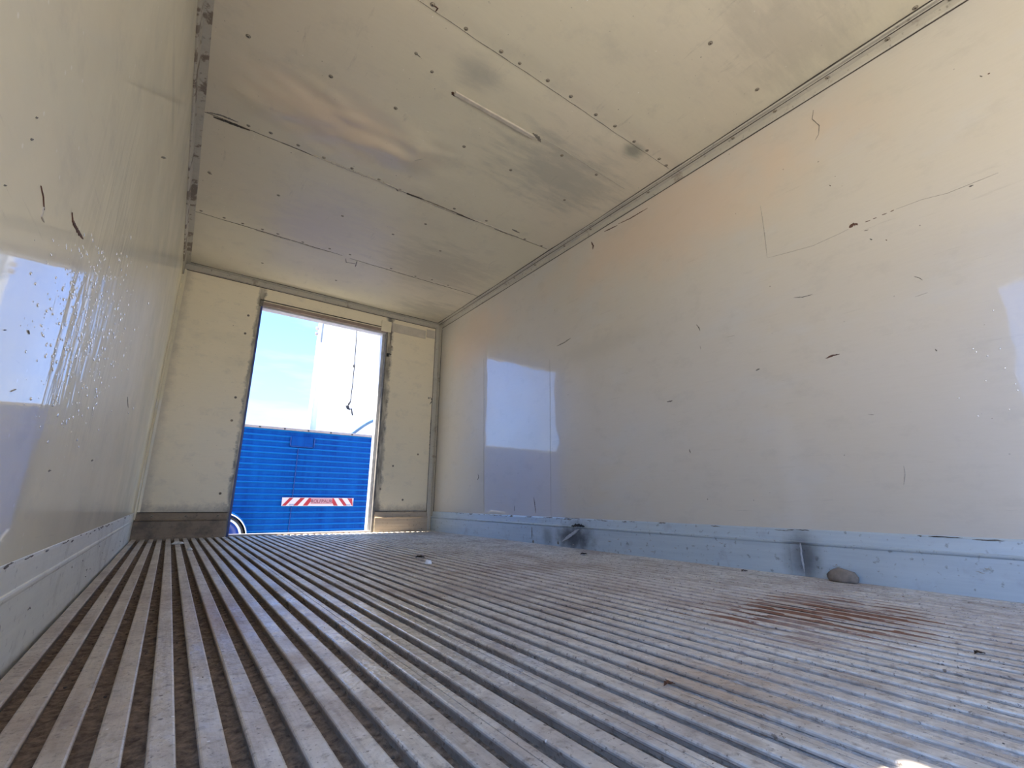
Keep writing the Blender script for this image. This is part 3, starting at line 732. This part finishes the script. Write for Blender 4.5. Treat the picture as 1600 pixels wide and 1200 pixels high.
body = extrude_profile(pr, (lambda a, b, x: (x, a, b), [bx0, 0, 1.4, 2.6, bx1]), closed=True)
body.normal_update()
for f in body.faces:
    c = f.calc_center_median()
    if c.y < BY-.004 and bx0 < c.x < bx1: f.material_index = 1 if c.y < BY-.010 or abs(f.normal.z) > .2 else 0
lp('side_panel', body, [m_blue, m_blueL])
lp('top_rail', boxes(((bx0-.02, BY-.026, bz1-.004), (bx1+.02, BY+.09, bz1+.026)), bevel=.005), m_steel)
for i in range(18):
    lp('rivet', boxes(((bx0+.10+i*.262, BY-.031, bz1+.001), (bx0+.118+i*.262, BY-.022, bz1+.015))), m_black)
lp('hatch', boxes(((X(.178), BY-.018, Z(.103)), (X(.219), BY-.002, Z(.122))), bevel=.005), m_blue)
m_hb = mat('hinge_blue', rough=.4, fn=plain((.003, .05, .26)))
for sx in (.176, .220): lp('hinge', boxes(((X(sx), BY-.022, Z(.103)), (X(sx)+.012, BY-.002, Z(.121))), bevel=.002), m_hb)
lp('hinge', boxes(((X(.178), BY-.020, Z(.1015)), (X(.219), BY-.002, Z(.1030))), bevel=.002), m_hb)
lp('seam_strip', boxes(((X(.192), BY-.013, bz0), (X(.192)+.008, BY-.001, Z(.10)))), m_hb)
lp('latch', boxes(((X(.343), BY-.05, Z(.094)), (X(.350), BY-.008, Z(.103))), bevel=.01), m_steel)
lp('bed', boxes(((bx0, BY+.07, bz0), (bx1, BY+2.3, -.32))), m_black)
lp('side_panel', boxes(((bx0, BY+2.3, bz0), (bx1, BY+2.37, bz1))), m_blue)
lp('chassis', boxes(((bx0+.2, BY+.5, bz0-.12), (bx1-.1, BY+.65, bz0)), ((bx0+.2, BY+1.7, bz0-.12), (bx1-.1, BY+1.85, bz0))), m_black)
# marker board with red and white stripes
mx0, mx1, mz0, mz1 = X(.1745), X(.3095), Z(-.0115), Z(.0045)
mb = empty('marker_board', (mx0, BY-.02, mz0)); mb.parent = lorry; mb.matrix_parent_inverse = Matrix.Translation(-Vector(lorry.location))
def mpart(name, bm, m, **kw):
    o = obj(name, bm, m, mb, **kw); o.matrix_parent_inverse = Matrix.Translation(-Vector((mx0, BY-.02, mz0))); return o
mpart('panel', boxes(((mx0, BY-.024, mz0), (mx1, BY-.012, mz1)), bevel=.0015), mat('marker_white', rough=.35, fn=plain((.62, .56, .57), .03, 6)))
m_red = mat('marker_red', rough=.35, fn=plain((.42, .02, .03), .1, 20)); m_pink = mat('marker_pink', rough=.4, fn=plain((.52, .26, .29), .05, 40))
def para(f0, f1, lean):
    wd = mx1-mx0; e = .004; z0, z1 = mz0+e, mz1-e; y = BY-.0247
    bm = bmesh.new()
    q = [(f0, z0), (f1, z0), (f1+lean, z1), (f0+lean, z1)]
    q = [(mx0+wd*min(max(a, .005), .995), b) for a, b in q]
    a = [bm.verts.new((x, y, z_)) for x, z_ in q]; b = [bm.verts.new((x, y+.0015, z_)) for x, z_ in q]
    bm.faces.new(a); bm.faces.new(b[::-1])
    for i in range(4): bm.faces.new((a[i], a[(i+1) % 4], b[(i+1) % 4], b[i]))
    return bm
for f0, f1, le in ((.005, .055, .09), (.15, .21, .09), (.28, .345, .075)): mpart('stripe', para(f0, f1, le), m_red)
for f0, f1, le in ((.715, .775, -.07), (.86, .915, -.09), (.985, 1.06, -.08)): mpart('stripe', para(f0, f1, le), m_red)
wd = mx1-mx0
mpart('name_field', boxes(((mx0+wd*.385, BY-.0255, mz0+.022), (mx0+wd*.685, BY-.0238, mz1-.004))), m_pink)
fc = bpy.data.curves.new('lettering', 'FONT'); fc.body = 'ROLFPAUR'; fc.size = .058; fc.extrude = .001; fc.align_x = 'CENTER'; fc.align_y = 'CENTER'
m_let = mat('letter_dark_red', (.16, .03, .05), .5); fc.materials.append(m_let)
ft = bpy.data.objects.new('lettering_curve', fc); fm = bpy.data.meshes.new_from_object(ft); bpy.data.objects.remove(ft)
fo = bpy.data.objects.new('lettering', fm); COL.objects.link(fo); fo.parent = mb
fo.location = (wd*.535, -.0065, (mz1-mz0)*.56); fo.rotation_euler = (math.pi/2, 0, 0); fo.scale = (.86, 1, 1)
for f0 in (.10, .90): mpart('small_label', boxes(((mx0+wd*f0, BY-.0265, mz0+.006), (mx0+wd*(f0+.06), BY-.0249, mz0+.022))), mat('grey_label', (.3, .3, .4), .5))
# wheels
def wheel(cx, cy, cz, r, w=.2):
    def ringmesh(profile, seg=56):
        bm = bmesh.new(); rows = []
        for k in range(seg):
            a = 2*math.pi*k/seg
            rows.append([bm.verts.new((cx+q*math.cos(a), cy+yy, cz+q*math.sin(a))) for q, yy in profile])
        for k in range(seg):
            a, b = rows[k], rows[(k+1) % seg]
            for i in range(len(profile)-1):
                f = bm.faces.new((a[i], a[i+1], b[i+1], b[i])); f.smooth = True
        return bm
    return (ringmesh([(r*.86, w*.5), (r*.95, w*.5), (r, w*.4), (r, -w*.4), (r*.97, -w*.5), (r*.91, -w*.53), (r*.87, -w*.46), (r*.86, -w*.3), (r*.86, w*.5)]),
            ringmesh([(r*.89, -w*.47), (r*.88, -w*.53), (r*.81, -w*.52), (r*.80, -w*.40)]),
            ringmesh([(r*.81, -w*.46), (r*.75, -w*.15), (r*.50, -w*.1), (r*.38, -w*.3), (r*.24, -w*.3), (r*.22, -w*.42), (r*.02, -w*.45)]))
m_rimb = mat('rim_blue', rough=.3, fn=plain((.008, .05, .30), .1, 8)); m_chrome = mat('polished_ring', rough=.25, metal=.5, fn=plain((.85, .86, .88), .03, 5))
SWY = BY-.20; SWX, SWZ, SR = X(.0780, SWY), Z(-.0660, SWY), .0400*SWY
def swp(name, bm, m):
    o = obj(name, bm, m, sw); o.matrix_parent_inverse = Matrix.Translation(-Vector((SWX, SWY, SWZ-SR))); return o
sw = empty('spare_wheel', (SWX, SWY, SWZ-SR), label='spare wheel with blue rim and bright ring on the blue lorry', cat='wheel')
tyre, ringf, rim = wheel(SWX, SWY, SWZ, SR, .18)
swp('tyre', tyre, m_black); swp('rim_flange', ringf, m_chrome); swp('rim', rim, m_rimb)
swp('bracket', boxes(((SWX-.03, SWY-.02, SWZ-.03), (SWX+.03, BY-.011, SWZ+.03))), m_steel)
arcs = [math.radians(-25+i*8) for i in range(27)]
swp('guard_hoop', tube([(SWX+(SR+.016)*math.cos(a), SWY-.10, SWZ+(SR+.016)*math.sin(a)) for a in arcs], .006), m_chrome)
swp('guard_sheet', extrude_profile([(SR+.018, -.10), (SR+.018, .17), (SR+.012, .17), (SR+.012, -.10)], (lambda q, yy, a: (SWX+q*math.cos(a), SWY+yy, SWZ+q*math.sin(a)), arcs), closed=True), m_black)
swp('guard_hoop', tube([(SWX+(SR+.030)*math.cos(a), SWY-.02, SWZ+(SR+.030)*math.sin(a)) for a in arcs], .006), m_blueL)
for x in (-.6, 2.6):
    for y in (BY+.3, BY+2.05):
        tyre, ringf, rim = wheel(x, y, GZ+.42, .42, .24)
        wo = lp('wheel', tyre, m_black); obj('rim', rim, m_rimb, wo)
# bent pipe over the right of the lorry
pp = []
PY = BY+.045
for i in range(15):
    f = i/14
    pp.append((X(.295+.062*f, PY), PY, Z(.1375+.0385*math.sin(min(1, f*.95)*math.pi*.5), PY)))
pp = [(pp[0][0]-.02, pp[0][1], bz1+.02)] + pp + [(pp[-1][0]+.35, PY, pp[-1][2]+.01), (pp[-1][0]+.45, PY, pp[-1][2]-.12), (pp[-1][0]+.45, PY, bz1+.02)]
obj('bent_pipe', tube(pp, .026, 10), mat('pipe_blue_grey', rough=.5, fn=plain((.10, .21, .36))), smooth=True, label='blue-grey bent pipe rising over the top of the blue lorry', cat='pipe')

# tall white container standing on the lorry bed
CY = 6.60; cx0 = X(.2035, CY); CW = 1.36
m_wb = mat('white_box_paint', rough=.45, fn=plain((.88, .88, .87), .02, 2))
wbx = empty('white_container', (cx0, CY, -.32), label='tall white container standing behind the top rail of the blue lorry', cat='container')
wbx.rotation_euler.z = math.radians(-20)
def wp(nm, bm, m): return obj(nm, bm, m, wbx)
ZT = 3.65 + .32
wp('wall', boxes(((.01, .01, .02), (CW, 1.3, ZT)), bevel=.02), m_wb)
wp('corner_post', boxes(((0, 0, 0), (.05, .05, ZT+.02)), bevel=.006), m_wb)
wp('roof_edge', boxes(((-.02, -.02, ZT), (CW+.02, 1.32, ZT+.08)), bevel=.01), m_wb)
wp('seam', boxes(((.056, -.002, Z(.325, CY)+.32), (.066, .03, ZT))), mat('grey_seam', rough=.6, fn=plain((.2, .22, .25))))
for zs in (.352, .340): wp('lamp', boxes(((-.03, -.01, Z(zs, CY)+.32), (.01, .04, Z(zs, CY)+.36)), bevel=.008), m_steel)
# cord with a hook hanging in front of it
RYY = 6.375
rope = empty('hanging_cord', (X(.2855, RYY), RYY, Z(.2, RYY)), label='thin dark cord with a hook hanging in front of the white container', cat='cord')
m_cord = mat('dark_cord', rough=.8, fn=plain((.035, .035, .04)))
zt = ZT - .32 + .02 - rope.location.z
obj('cord', tube([(.008*math.sin(i), 0, .03+(zt-.03)*i/8) for i in range(9)], .0065, 6), m_cord, rope)
obj('knot', tube([(.0, 0, .53), (.004, 0, .55), (0, 0, .57)], [.009, .018, .009], 8), m_cord, rope)
obj('hook', tube([(0, 0, .04), (-.02, 0, .0), (-.036, 0, -.03), (-.025, 0, -.055), (0, 0, -.07), (.025, 0, -.06), (.035, 0, -.11), (.045, 0, -.15)], [.009, .015, .024, .02, .011, .009, .009, .008], 8), m_cord, rope)
obj('clip', boxes(((-.02, -.012, zt-.01), (.02, .06, zt+.03)), bevel=.004), m_steel, rope)
